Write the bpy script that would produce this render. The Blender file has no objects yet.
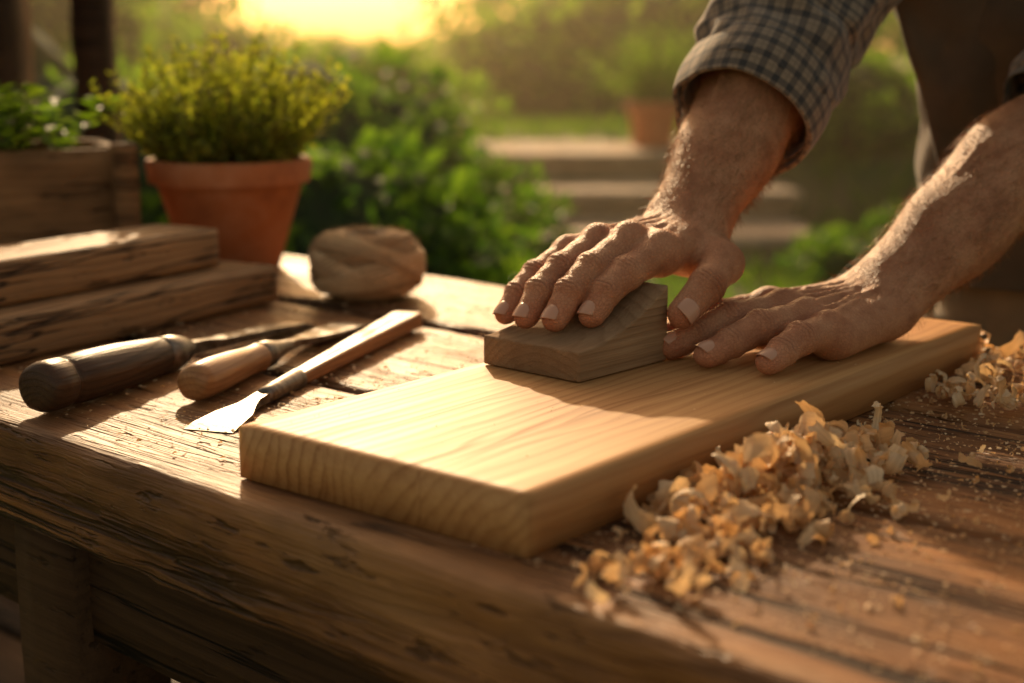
import bpy, bmesh, math, random
import numpy as np
from mathutils import Vector, Matrix, noise
random.seed(7); rng=np.random.default_rng(7)
V=Vector
sc=bpy.context.scene
sc.view_settings.view_transform='Standard'; sc.view_settings.look='None'; sc.view_settings.exposure=0
# ------------------------------------------------------------------ camera
cam=bpy.data.cameras.new("camera"); co=bpy.data.objects.new("camera",cam); sc.collection.objects.link(co)
co.location=(0,0,.277); co.rotation_euler=(math.radians(90-11.57),0,0)
cam.lens=50; cam.sensor_width=36; cam.clip_start=.02; cam.clip_end=500
cam.dof.use_dof=True; cam.dof.focus_distance=1.04; cam.dof.aperture_fstop=3.5
sc.camera=co
# ------------------------------------------------------------------ light
SUN_AZ=-10.; SUN_EL=25.
w=bpy.data.worlds.new("World"); sc.world=w; w.use_nodes=True
nt=w.node_tree; nt.nodes.clear()
sky=nt.nodes.new("ShaderNodeTexSky"); sky.sky_type='NISHITA'; sky.sun_disc=False
sky.sun_elevation=math.radians(SUN_EL); sky.sun_rotation=math.radians(SUN_AZ); sky.dust_density=4; sky.air_density=1.2
mx=nt.nodes.new("ShaderNodeMix"); mx.data_type='RGBA'; mx.blend_type='MULTIPLY'; mx.inputs[0].default_value=1
mx.inputs[7].default_value=(1.38,.95,.58,1)
bg=nt.nodes.new("ShaderNodeBackground"); bg.inputs[1].default_value=.15
wo=nt.nodes.new("ShaderNodeOutputWorld")
nt.links.new(sky.outputs[0],mx.inputs[6]); nt.links.new(mx.outputs[2],bg.inputs[0]); nt.links.new(bg.outputs[0],wo.inputs[0])
sl=bpy.data.lights.new("sun",'SUN'); sl.energy=5; sl.angle=math.radians(1.2); sl.color=(1,.73,.42)
so=bpy.data.objects.new("sun",sl); sc.collection.objects.link(so)
az=math.radians(SUN_AZ); el=math.radians(SUN_EL)
sdir=V((math.sin(az)*math.cos(el),math.cos(az)*math.cos(el),math.sin(el)))
so.rotation_euler=sdir.to_track_quat('Z','Y').to_euler(); so.location=sdir*20
# ------------------------------------------------------------------ node helper
class M:
    def __init__(s,name):
        s.m=bpy.data.materials.new(name); s.m.use_nodes=True; s.t=s.m.node_tree
        s.b=s.t.nodes["Principled BSDF"]; s.out=s.t.nodes["Material Output"]
    def n(s,ty,**k):
        nd=s.t.nodes.new("ShaderNode"+ty)
        for a,v in k.items(): setattr(nd,a,v)
        return nd
    def l(s,a,b): s.t.links.new(a,b)
    def setin(s,sock,v):
        if isinstance(v,bpy.types.NodeSocket): s.l(v,sock)
        else: sock.default_value=v
    def coord(s,kind="Object"): return s.n("TexCoord").outputs[kind]
    def map(s,vec,scale=(1,1,1),loc=(0,0,0)):
        m=s.n("Mapping"); s.l(vec,m.inputs[0]); m.inputs["Scale"].default_value=scale; m.inputs["Location"].default_value=loc
        return m.outputs[0]
    def noise(s,vec,scale=5,detail=3,rough=.55,dist=0):
        x=s.n("TexNoise"); s.l(vec,x.inputs["Vector"]); x.inputs["Scale"].default_value=scale
        x.inputs["Detail"].default_value=detail; x.inputs["Roughness"].default_value=rough; x.inputs["Distortion"].default_value=dist
        return x.outputs
    def math(s,op,a,b=0.,c=None,clamp=False):
        x=s.n("Math",operation=op,use_clamp=clamp); s.setin(x.inputs[0],a); s.setin(x.inputs[1],b)
        if c is not None: s.setin(x.inputs[2],c)
        return x.outputs[0]
    def ramp(s,fac,stops,interp='LINEAR'):
        x=s.n("ValToRGB"); x.color_ramp.interpolation=interp; e=x.color_ramp.elements
        while len(e)<len(stops): e.new(.5)
        for el_,(p,c) in zip(e,stops):
            el_.position=p; el_.color=(c if isinstance(c,tuple) else (c,c,c))+(1,)
        s.l(fac,x.inputs[0]); return x.outputs[0]
    def mix(s,fac,a,b,blend='MIX'):
        x=s.n("Mix",data_type='RGBA',blend_type=blend); s.setin(x.inputs[0],fac)
        for i,v in ((6,a),(7,b)):
            if isinstance(v,tuple): v=v+(1,) if len(v)==3 else v
            s.setin(x.inputs[i],v)
        return x.outputs[2]
    def bump(s,h,strength=.3,dist=.002,normal=None):
        x=s.n("Bump"); x.inputs["Strength"].default_value=strength; x.inputs["Distance"].default_value=dist
        s.l(h,x.inputs["Height"])
        if normal is not None: s.l(normal,x.inputs["Normal"])
        return x.outputs[0]
    def fin(s,col=None,rough=None,normal=None,**k):
        if col is not None: s.setin(s.b.inputs["Base Color"],col+(1,) if isinstance(col,tuple) else col)
        if rough is not None: s.setin(s.b.inputs["Roughness"],rough)
        if normal is not None: s.l(normal,s.b.inputs["Normal"])
        for a,v in k.items(): s.b.inputs[a.replace("_"," ")].default_value=v
        return s.m

def wood(name,light,mid,dark,period=.006,center=(0.,-.12),rd=.006,crack=0.,grime=None,rough=.6,bump=.3,staves=0.,ringw=.5,seed=0.,dist=.0018,spec=.4,voff=(3.,.10,.10),stops=(.34,.56,.90),worn=None,knots=False):
    """grain runs along the object's X axis; growth rings are cylinders round an axis parallel to X"""
    m=M(name); c=m.coord()
    if staves:
        sp=m.n("SeparateXYZ"); m.l(c,sp.inputs[0])
        q=m.math('DIVIDE',m.math('ADD',sp.outputs[1],staves*20.),staves)
        idx=m.math('FLOOR',q)
        wn=m.n("TexWhiteNoise",noise_dimensions='1D'); m.l(m.math('ADD',idx,seed),wn.inputs["W"])
        off=m.n("VectorMath",operation='MULTIPLY_ADD'); m.l(wn.outputs["Color"],off.inputs[0])
        off.inputs[1].default_value=voff; m.l(c,off.inputs[2]); c0=off.outputs[0]
    else: c0=m.map(c,loc=(seed,0,0))
    s3=m.n("SeparateXYZ"); m.l(c0,s3.inputs[0])
    y=m.math('SUBTRACT',s3.outputs[1],center[0]); z=m.math('SUBTRACT',s3.outputs[2],center[1])
    r=m.math('SQRT',m.math('ADD',m.math('MULTIPLY',y,y),m.math('MULTIPLY',z,z)))
    nz=m.noise(m.map(c0,(2.0,8,8),(seed,seed*1.3,0)),1.,3,.55)[0]
    r=m.math('ADD',r,m.math('MULTIPLY',nz,rd*8))
    fr=m.math('FRACT',m.math('DIVIDE',r,period))
    ring=m.math('MULTIPLY',m.math('POWER',fr,2.),m.ramp(fr,[(.0,0.),(.78,1.),(1.,0.)],'EASE'))
    fb=m.noise(m.map(c0,(10,500,500)),1.,2,.6)[0]
    fb2=m.noise(m.map(c0,(2.5,110,110)),1.,3,.65)[0]
    lo=m.noise(m.map(c0,(1.5,9,9),(1,seed,4)),1.,2,.6)[0]
    ring=m.math('MULTIPLY',ring,m.ramp(lo,[(.35,.35),(.6,1.)]))
    g=m.math('ADD',m.math('MULTIPLY',ring,ringw),m.math('ADD',m.math('MULTIPLY',fb,.25),m.math('ADD',m.math('MULTIPLY',fb2,.42),m.math('MULTIPLY',lo,.25))))
    col=m.ramp(g,[(stops[0],light),(stops[1],mid),(stops[2],dark)])
    if staves:
        col=m.mix(1.,col,m.ramp(wn.outputs[0],[(0,(.80,.74,.68)),(1,(1.,1.,1.))]),'MULTIPLY')
        jn=m.math('ABSOLUTE',m.math('SUBTRACT',m.math('FRACT',m.math('ADD',q,.5)),.5))
        col=m.mix(m.ramp(jn,[(0.,.6),(.010,0.)]),col,dark)
    h=m.math('ADD',m.math('MULTIPLY',g,-.8),m.math('MULTIPLY',fb,-.4))
    if knots:
        kn=m.n("TexVoronoi"); m.l(m.map(c,(7,11,11),(.3,.2,.6)),kn.inputs["Vector"]); kn.inputs["Scale"].default_value=1.
        km=m.ramp(m.math('ADD',kn.outputs["Distance"],m.math('MULTIPLY',fb2,.05)),[(.035,1.),(.085,0.)])
        col=m.mix(m.math('MULTIPLY',km,.75),col,tuple(x*.55 for x in dark))
    if worn:
        wm=m.ramp(m.noise(m.map(c0,(2,8,8),(9,3,seed)),1.,3,.6)[0],[(.50,0.),(.64,1.)])
        col=m.mix(m.math('MULTIPLY',wm,.55),col,worn)
    if grime:
        gm=m.ramp(m.noise(m.map(c0,(3,6,6),(3,3,3)),1.3,4,.65)[0],[(.42,0.),(.64,1.)])
        col=m.mix(m.math('MULTIPLY',gm,.7),col,grime)
    if crack:
        ck=m.noise(m.map(c0,(1.1,26,26),(5,2,1)),1.,4,.6,.3)[0]
        cm=m.ramp(m.math('ABSOLUTE',m.math('SUBTRACT',ck,.5)),[(0.,1.),(.013*crack,.85),(.032*crack,0.)])
        msk=m.ramp(lo,[(.39,0.),(.53,1.)])
        pit=m.ramp(m.noise(m.map(c0,(14,70,70)),1.,3,.7)[0],[(.59,0.),(.67,1.)])
        cm=m.math('MAXIMUM',m.math('MULTIPLY',cm,msk),m.math('MULTIPLY',pit,.6))
        col=m.mix(cm,col,tuple(x*.22 for x in dark))
        h=m.math('SUBTRACT',h,m.math('MULTIPLY',cm,2.0))
    r_=m.ramp(g,[(.3,rough-.08),(1.,rough+.15)])
    m.b.inputs["Specular IOR Level"].default_value=spec
    return m.fin(col,r_,m.bump(h,bump,dist))

table_m=wood("weathered_table_wood",(.44,.20,.070),(.255,.105,.036),(.080,.030,.011),period=.012,center=(.03,-.15),rd=.01,crack=1.2,grime=(.075,.033,.014),rough=.52,bump=.9,dist=.0038,spec=.33,stops=(.35,.54,.82),worn=(.46,.25,.105),ringw=.42)
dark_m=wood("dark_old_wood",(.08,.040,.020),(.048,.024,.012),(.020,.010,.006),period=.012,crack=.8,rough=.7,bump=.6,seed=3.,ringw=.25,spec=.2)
beam_m=wood("beam_wood",(.54,.32,.155),(.40,.22,.10),(.20,.10,.045),period=.008,center=(-.03,-.09),rd=.007,crack=.35,grime=(.24,.13,.062),rough=.6,bump=.6,seed=1.,dist=.0025,ringw=.4,spec=.3,knots=True)
pine_m=wood("pine_board_wood",(.70,.415,.18),(.57,.305,.122),(.31,.135,.046),period=.0095,center=(-.02,-.035),rd=.008,rough=.55,bump=.14,staves=.0815,seed=2.,ringw=.42,dist=.001,voff=(3.,.06,.04),spec=.22,stops=(.33,.55,.90))
planter_m=wood("planter_wood",(.38,.20,.09),(.24,.125,.055),(.11,.05,.022),period=.012,crack=.6,grime=(.08,.043,.02),rough=.75,bump=.8,seed=8.,dist=.003,ringw=.25,spec=.2)
hand_m=wood("chisel_handle_wood",(.50,.26,.105),(.35,.16,.06),(.13,.055,.022),period=.005,center=(0,-.02),rd=.003,rough=.36,bump=.2,seed=5.,ringw=.6,grime=(.20,.10,.045))
hdark_m=wood("dark_handle_wood",(.085,.043,.022),(.048,.025,.014),(.018,.010,.007),period=.005,center=(0,-.02),rd=.003,grime=(.10,.05,.026),rough=.40,bump=.5,seed=6.,spec=.3)
block_m=wood("sanding_block_wood",(.43,.285,.165),(.31,.19,.105),(.16,.09,.047),period=.006,center=(.03,-.05),rd=.003,grime=(.20,.12,.066),rough=.88,bump=.7,seed=4.6,dist=.002,ringw=.22,spec=.12)

def simple(name,col,rough,metal=0.,nscale=60,var=.25,bump=.2,bd=.001):
    m=M(name); c=m.coord(); nz=m.noise(c,nscale,3,.6)[0]
    cc=m.ramp(nz,[(.3,tuple(x*(1-var) for x in col)),(.7,tuple(min(1,x*(1+var)) for x in col))])
    m.b.inputs["Metallic"].default_value=metal
    return m.fin(cc,m.ramp(nz,[(.3,rough-.08),(.7,rough+.1)]),m.bump(nz,bump,bd))
steel_m=simple("worn_steel",(.20,.18,.155),.44,1.,120,.6,.5,.0008)
def mk_terra():
    m=M("terracotta"); c=m.coord(); a=m.noise(c,14,4,.65)[0]; b=m.noise(c,90,3,.6)[0]
    col=m.ramp(a,[(.3,(.32,.10,.038)),(.5,(.48,.16,.058)),(.72,(.56,.24,.12))])
    return m.fin(col,.78,m.bump(m.math('ADD',a,m.math('MULTIPLY',b,.5)),.35,.003))
terra_m=mk_terra()
soil_m=simple("soil",(.05,.03,.018),.95,0,80,.4,1.,.006)

def mk_skin():
    m=M("skin"); c=m.coord()
    at=m.n("Attribute"); at.attribute_name="red"; cr=m.n("Attribute"); cr.attribute_name="crease_shade"
    big=m.noise(c,38,3,.65)[0]; fine=m.noise(c,420,3,.65)[0]
    dv=m.n("VectorMath",operation='MULTIPLY_ADD'); m.l(m.noise(c,120,2,.6)[1],dv.inputs[0]); dv.inputs[1].default_value=(.004,.004,.004); m.l(c,dv.inputs[2])
    vo=m.n("TexVoronoi",feature='DISTANCE_TO_EDGE'); m.l(dv.outputs[0],vo.inputs["Vector"]); vo.inputs["Scale"].default_value=360
    e1=m.ramp(vo.outputs["Distance"],[(0.,0.),(.16,1.)])
    wv=m.noise(c,130,4,.7,1.5)[0]
    base=m.ramp(big,[(.28,(.38,.155,.075)),(.5,(.53,.25,.132)),(.75,(.62,.335,.19))])
    base=m.mix(m.math('MULTIPLY',at.outputs["Fac"],.55,clamp=True),base,(.56,.165,.088))
    fr=m.ramp(fine,[(.60,0.),(.70,1.)])
    base=m.mix(m.math('MULTIPLY',fr,.3),base,(.26,.10,.045))
    base=m.mix(m.math('MULTIPLY',m.math('SUBTRACT',1.,e1),.35),base,(.28,.10,.05))
    base=m.mix(m.math('MULTIPLY',cr.outputs["Fac"],.75,clamp=True),base,(.16,.05,.025))  # darker colour in the knuckle creases, painting the shade of the folds
    h=m.math('ADD',m.math('MULTIPLY',wv,1.3),m.math('ADD',m.math('MULTIPLY',fine,.4),m.math('MULTIPLY',e1,.65)))
    m.b.inputs["Subsurface Weight"].default_value=.08
    m.b.inputs["Subsurface Radius"].default_value=(1,.35,.18)
    m.b.inputs["Subsurface Scale"].default_value=.005
    return m.fin(base,m.ramp(fine,[(.3,.44),(.7,.60)]),m.bump(h,.6,.0014),Specular_IOR_Level=.38)
skin_m=mk_skin()
nail_m=M("fingernail").fin((.56,.31,.21),.27)
hair_m=M("arm_hair").fin((.30,.15,.06),.5)

def mk_plaid():
    m=M("plaid_cloth"); uv=m.coord("UV"); sp=m.n("SeparateXYZ"); m.l(uv,sp.inputs[0])
    def st(x,f,wd,o=0.):
        return m.math('LESS_THAN',m.math('FRACT',m.math('ADD',m.math('MULTIPLY',x,f),o)),wd)
    F=66.
    a=m.math('ADD',st(sp.outputs[0],F,.40),st(sp.outputs[1],F,.40))
    thin=m.math('MAXIMUM',st(sp.outputs[0],F,.08,.3),st(sp.outputs[1],F,.08,.3))
    col=m.ramp(m.math('MULTIPLY',a,.5),[(0,(.28,.21,.148)),(.4,(.12,.093,.074)),(.8,(.034,.031,.033))],'CONSTANT')
    col=m.mix(m.math('MULTIPLY',thin,.4),col,(.10,.075,.06))
    nz=m.noise(uv,900,2,.5)[0]; col=m.mix(.5,col,m.ramp(nz,[(.3,(.55,.55,.55)),(.7,(1,1,1))]),'MULTIPLY')
    return m.fin(col,.85,m.bump(nz,.5,.0008),Sheen_Weight=.3)
plaid_m=mk_plaid()
def cloth(name,col):
    m=M(name); uv=m.coord("UV"); nz=m.noise(uv,700,3,.6)[0]; b=m.noise(uv,14,3,.6)[0]
    c=m.mix(1.,m.ramp(b,[(.3,tuple(x*.75 for x in col)),(.7,tuple(x*1.2 for x in col))]),m.ramp(nz,[(.3,(.7,.7,.7)),(.7,(1,1,1))]),'MULTIPLY')
    return m.fin(c,.9,m.bump(nz,.5,.0008),Sheen_Weight=.3)
vest_m=cloth("dark_vest_cloth",(.115,.085,.058)); trouser_m=cloth("khaki_cloth",(.26,.18,.10))

def leafmat(name,c1,c2,tr=.5,trc=None,rough=.5):
    m=M(name); gi=m.n("NewGeometry"); col=m.ramp(gi.outputs["Random Per Island"],[(0,c1),(1,c2)])
    m.fin(col,rough)
    t=m.n("BsdfTranslucent"); m.l(m.mix(1.,col,trc or (2.3,2.3,.7),'MULTIPLY'),t.inputs[0])
    x=m.n("MixShader"); x.inputs[0].default_value=tr; m.l(m.b.outputs[0],x.inputs[1]); m.l(t.outputs[0],x.inputs[2]); m.l(x.outputs[0],m.out.inputs[0])
    return m.m
leaf_thyme=leafmat("thyme_leaf",(.13,.17,.03),(.28,.29,.055),.5)
leaf_bush=leafmat("bush_leaf",(.030,.080,.018),(.09,.16,.03),.5)
leaf_far=leafmat("far_leaf",(.055,.12,.018),(.12,.20,.032),.6)
leaf_herb=leafmat("herb_leaf",(.07,.14,.02),(.13,.21,.035),.5)
stem_m=simple("stem",(.12,.08,.03),.8)
def mk_shav():
    m=M("wood_shaving"); gi=m.n("NewGeometry"); uv=m.coord("UV")
    nz=m.noise(m.map(uv,(30,500,1)),1.,2,.6)[0]
    col=m.ramp(gi.outputs["Random Per Island"],[(0,(.72,.46,.22)),(.5,(.83,.61,.36)),(1,(.88,.73,.50))])
    col=m.mix(1.,col,m.ramp(nz,[(.3,(.80,.74,.68)),(.65,(1,1,1))]),'MULTIPLY')
    m.fin(col,.6,m.bump(nz,.3,.0006))
    t=m.n("BsdfTranslucent"); m.l(m.mix(1.,col,(1.,.86,.64),'MULTIPLY'),t.inputs[0])
    x=m.n("MixShader"); x.inputs[0].default_value=.35; m.l(m.b.outputs[0],x.inputs[1]); m.l(t.outputs[0],x.inputs[2]); m.l(x.outputs[0],m.out.inputs[0])
    return m.m
shav_m=mk_shav()
twine_a=simple("jute_twine",(.56,.37,.20),.85,0,500,.3,.8,.001)
twine_b=simple("jute_twine_darker",(.42,.265,.14),.85,0,500,.3,.8,.001)  # darker of the strand tones, for the base wraps and some bundles
twine_c=simple("jute_twine_pale",(.66,.46,.27),.85,0,500,.3,.8,.001)
twine_dark=simple("jute_core_shade",(.07,.04,.02),.9,0,200,.3,.5,.001)  # core coloured dark so the gaps between strands look shaded
stone_m=simple("step_stone",(.46,.33,.22),.85,0,6,.3,.4,.02)

# ------------------------------------------------------------------ mesh helpers
def obj(name,verts,faces,mat=None,parent=None,smooth=False,uvs=None):
    me=bpy.data.meshes.new(name)
    me.from_pydata(verts.tolist() if isinstance(verts,np.ndarray) else verts,[],faces.tolist() if isinstance(faces,np.ndarray) else faces)
    me.update()
    if smooth: me.polygons.foreach_set("use_smooth",[True]*len(me.polygons))
    if uvs is not None:
        ul=me.uv_layers.new(name="UVMap"); li=np.zeros(len(me.loops),dtype=np.int32); me.loops.foreach_get("vertex_index",li)
        ul.data.foreach_set("uv",np.asarray(uvs,dtype=np.float32)[li].ravel())
    o=bpy.data.objects.new(name,me); sc.collection.objects.link(o)
    if mat: me.materials.append(mat)
    if parent: o.parent=parent
    return o
def empty(name,loc=(0,0,0),rotz=0.):
    o=bpy.data.objects.new(name,None); sc.collection.objects.link(o); o.location=loc; o.rotation_euler=(0,0,rotz); o.empty_display_size=.05
    return o
def boxgrid(L,W,Hh,nx,ny,nz):
    idx={}; vs=[]; fs=[]
    def vid(i,j,k):
        t=(i,j,k)
        if t not in idx: idx[t]=len(vs); vs.append((i/nx*L,j/ny*W,k/nz*Hh))
        return idx[t]
    for i in range(nx):
        for j in range(ny):
            fs.append((vid(i,j,nz),vid(i+1,j,nz),vid(i+1,j+1,nz),vid(i,j+1,nz)))
            fs.append((vid(i,j,0),vid(i,j+1,0),vid(i+1,j+1,0),vid(i+1,j,0)))
    for i in range(nx):
        for k in range(nz):
            fs.append((vid(i,0,k),vid(i+1,0,k),vid(i+1,0,k+1),vid(i,0,k+1)))
            fs.append((vid(i,ny,k),vid(i,ny,k+1),vid(i+1,ny,k+1),vid(i+1,ny,k)))
    for j in range(ny):
        for k in range(nz):
            fs.append((vid(0,j,k),vid(0,j,k+1),vid(0,j+1,k+1),vid(0,j+1,k)))
            fs.append((vid(nx,j,k),vid(nx,j+1,k),vid(nx,j+1,k+1),vid(nx,j,k+1)))
    return vs,fs
def rough_box(name,L,W,Hh,res=.02,r=.004,amp=.0008,edge=.0,mat=None,parent=None,loc=(0,0,0),rotz=0.,seed=0.,stretch=.12,wob=0.,nmax=340):
    nx=max(2,min(nmax,int(L/res))); ny=max(2,int(W/res)); nz=max(2,int(Hh/res))
    vs,fs=boxgrid(L,W,Hh,nx,ny,nz); out=[]
    for (x,y,z) in vs:
        rr=r*(1+edge*abs(noise.noise(V((x*9+seed,y*3,z*3)))*2)+edge*.8*abs(noise.noise(V((x*35,seed,z*9+y*9)))))
        rr=min(rr,min(W,Hh)*.45)
        q=V((min(max(x,rr),L-rr),min(max(y,rr),W-rr),min(max(z,rr),Hh-rr))); p=V((x,y,z)); d=p-q
        if d.length>1e-9:
            dn=d.normalized(); p=q+dn*rr
            a=noise.noise(V((x*40*stretch+seed,y*40,z*40)))*amp+noise.noise(V((x*120*stretch+seed,y*150,z*150)))*amp*.5+noise.noise(V((x*2.5+seed,y*4,z*4)))*amp*1.4
            if wob and abs(dn.y)>.3:
                ch=max(0,noise.noise(V((x*11+seed,z*30,7)))-.25)
                a+=wob*(noise.noise(V((x*4+seed,z*6,3)))+.6*noise.noise(V((x*13+seed,z*60,1)))+.3*noise.noise(V((x*60+seed,z*120,1)))-3.*ch)
            p+=dn*a
        out.append(tuple(p))
    o=obj(name,out,fs,mat,parent,True); o.location=loc; o.rotation_euler=(0,0,rotz); return o
def lathe(name,prof,seg,mat,parent=None,jitter=0.,smooth=True,axis='Z'):
    vs=[];fs=[]
    for i,(r,z) in enumerate(prof):
        for k in range(seg):
            a=2*math.pi*k/seg; rr=r*(1+jitter*noise.noise(V((math.cos(a)*2,math.sin(a)*2,z*20))))
            p=(rr*math.cos(a),rr*math.sin(a),z) if axis=='Z' else (z,rr*math.cos(a),rr*math.sin(a))
            vs.append(p)
    n=len(prof)
    for i in range(n-1):
        for k in range(seg):
            a,b=i*seg+k,i*seg+(k+1)%seg
            fs.append((a,b,b+seg,a+seg))
    for (i,rev) in ((0,True),(n-1,False)):
        f=[i*seg+k for k in range(seg)]
        if rev: f=f[::-1]
        fs.append(tuple(f))
    return obj(name,vs,fs,mat,parent,smooth)
def edge_split(o,ang=35):
    md=o.modifiers.new("es",'EDGE_SPLIT'); md.split_angle=math.radians(ang)
def bevel(o,w_=.001,seg=2):
    md=o.modifiers.new("bv",'BEVEL'); md.width=w_; md.segments=seg; md.limit_method='ANGLE'; md.angle_limit=math.radians(40)
def tube(name,pts,rad,nu,nv,mat,parent=None,disp=None,flat=1.,uvoff=0.,cap=False,solid=0.,up=V((0,0,1))):
    pts=[V(p) for p in pts]; n=len(pts)
    def cr(a,t):
        i=min(int(t),n-2); f=t-i
        P=[a[max(i-1,0)],a[i],a[i+1],a[min(i+2,n-1)]]
        return .5*((2*P[1])+(P[2]-P[0])*f+(2*P[0]-5*P[1]+4*P[2]-P[3])*f*f+(3*P[1]-P[0]-3*P[2]+P[3])*f**3)
    cs=[cr(pts,(n-1)*j/nv) for j in range(nv+1)]; rs=[cr(list(rad),(n-1)*j/nv) for j in range(nv+1)]
    vs=[];uv=[];fs=[];L=0.; x=None
    for j in range(nv+1):
        t=(cs[min(j+1,nv)]-cs[max(j-1,0)]).normalized()
        if x is None: x=(up-t*up.dot(t)).normalized()
        else: x=(x-t*x.dot(t)).normalized()
        y=t.cross(x)
        if j: L+=(cs[j]-cs[j-1]).length
        for k in range(nu+1):
            a=2*math.pi*k/nu; r=rs[j]; dd=disp(a,L,j/nv) if disp else 0.
            p=cs[j]+x*(math.cos(a)*(r*flat+dd))+y*(math.sin(a)*(r+dd))
            vs.append(tuple(p)); uv.append((k/nu*2*math.pi*.065,L+uvoff))
    for j in range(nv):
        for k in range(nu):
            a=j*(nu+1)+k; fs.append((a,a+1,a+nu+2,a+nu+1))
    o=obj(name,vs,fs,mat,parent,True,uv)
    wd=o.modifiers.new("w",'WELD'); wd.merge_threshold=1e-5
    if solid:
        s=o.modifiers.new("s",'SOLIDIFY'); s.thickness=solid; s.offset=0
    return o
# ------------------------------------------------------------------ workbench
TA=math.atan2(-.661,.75); t2=V((.75,-.661,0)).normalized(); n2=V((.661,.75,0)).normalized()
def TP(s,n,z=0): return t2*s+n2*n+V((0,0,z))
bench=empty("workbench",TP(-2.2,.53),TA)
def plank(nm,n0,n1,th,seed,L=3.0,x0=0.,dz=0.):
    o=rough_box(nm,L,n1-n0,th,.0075,.0038,.0016,1.4,table_m,bench,(x0,n0-.53,-th+dz),0.,seed,wob=.0042,nmax=420); return o
plank("plank_front",.529,.774,.082,1.3)
plank("plank_middle",.787,1.02,.05,4.7,dz=-.001)
plank("plank_back",1.031,1.262,.05,9.1,dz=.0005)
for i,(s,n) in enumerate(((1.16,.03),(2.75,.03),(1.16,.62),(2.75,.62),(.08,.03),(.08,.62))):
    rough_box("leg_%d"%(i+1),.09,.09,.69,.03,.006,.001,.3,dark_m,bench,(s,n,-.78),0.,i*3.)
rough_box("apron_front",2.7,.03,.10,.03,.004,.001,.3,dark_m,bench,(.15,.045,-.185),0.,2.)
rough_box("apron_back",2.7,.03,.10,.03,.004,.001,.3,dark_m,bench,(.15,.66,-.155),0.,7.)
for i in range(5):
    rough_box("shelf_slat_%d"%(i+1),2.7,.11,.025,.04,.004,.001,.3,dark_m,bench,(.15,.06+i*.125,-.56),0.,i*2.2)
# ------------------------------------------------------------------ board
UA=math.atan2(.774,.633); u=V((.633,.774,0)); v=V((-.774,.633,0))
bd=rough_box("wooden_board",.651,.244,.036,.012,.0012,.00015,.4,pine_m,None,(.009,.747,.0006),UA,3.)
# ------------------------------------------------------------------ sanding block
def block():
    L=.108; W=.098; n=28; vs=[];fs=[]
    prof=[]
    for i in range(n+1):
        f=i/n; h=.023+.038*(f**1.9)
        prof.append((f*L,h))
    ny=14
    for (x,h) in prof:
        for j in range(ny+1):
            y=j/ny*W; vs.append((x,y,h+.0009*noise.noise(V((x*90,y*90,1)))))
    off=len(vs)
    for (x,h) in prof:
        for j in range(ny+1): vs.append((x,j/ny*W,0))
    def a(i,j): return i*(ny+1)+j
    for i in range(n):
        for j in range(ny):
            fs.append((a(i,j),a(i+1,j),a(i+1,j+1),a(i,j+1))); fs.append((off+a(i,j),off+a(i,j+1),off+a(i+1,j+1),off+a(i+1,j)))
        fs.append((a(i,0),off+a(i,0),off+a(i+1,0),a(i+1,0))); fs.append((a(i,ny),a(i+1,ny),off+a(i+1,ny),off+a(i,ny)))
    for j in range(ny):
        fs.append((a(0,j),a(0,j+1),off+a(0,j+1),off+a(0,j))); fs.append((a(n,j),off+a(n,j),off+a(n,j+1),a(n,j+1)))
    o=obj("sanding_block",vs,fs,block_m,None,True); o.location=(.049,1.018,.0372); o.rotation_euler=(0,0,math.atan2(.73,.68))
    bevel(o,.0018,3); return o
block()
# ------------------------------------------------------------------ SDF arms
def surfnets(f,lo,h):
    s=f<0
    sh=tuple(x-1 for x in f.shape); cnt=np.zeros(sh,np.uint8)
    C=[(a,b,c) for a in (0,1) for b in (0,1) for c in (0,1)]
    def sl(a,b,c,A): return A[a:a+sh[0],b:b+sh[1],c:c+sh[2]]
    for c in C: cnt+=sl(*c,s)
    act=(cnt>0)&(cnt<8); I=np.argwhere(act); vid=np.full(sh,-1,np.int32); vid[act]=np.arange(len(I))
    val={c:f[I[:,0]+c[0],I[:,1]+c[1],I[:,2]+c[2]] for c in C}
    acc=np.zeros((len(I),3)); num=np.zeros(len(I))
    for c in C:
        for ax in range(3):
            if c[ax]==0:
                d=list(c); d[ax]=1; d=tuple(d); a=val[c];b=val[d]; m=(a<0)!=(b<0)
                t=np.where(m,a/np.where(m,a-b,1),0); p=np.zeros((len(I),3)); p[:]=c; p[:,ax]+=t
                acc+=p*m[:,None]; num+=m
    P=(I+acc/num[:,None])*h+np.array(lo)
    F=[]
    for ax in range(3):
        o1,o2=[(1,2),(2,0),(0,1)][ax]
        a=[slice(None)]*3; b=[slice(None)]*3; a[ax]=slice(0,-1); b[ax]=slice(1,None)
        E=np.argwhere(s[tuple(a)]!=s[tuple(b)])
        ok=(E[:,o1]>0)&(E[:,o2]>0)&(E[:,o1]<sh[o1])&(E[:,o2]<sh[o2]); E=E[ok]
        sg=s[E[:,0],E[:,1],E[:,2]]
        q=[]
        for d1,d2 in ((-1,-1),(0,-1),(0,0),(-1,0)):
            e=E.copy(); e[:,o1]+=d1; e[:,o2]+=d2; q.append(vid[e[:,0],e[:,1],e[:,2]])
        Q=np.stack(q,1); Q[~sg]=Q[~sg][:,::-1]; F.append(Q)
    return P,np.concatenate(F)
def smin(a,b,k):
    h=np.maximum(k-np.abs(a-b),0)/k
    return np.minimum(a,b)-h*h*k*.25
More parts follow.
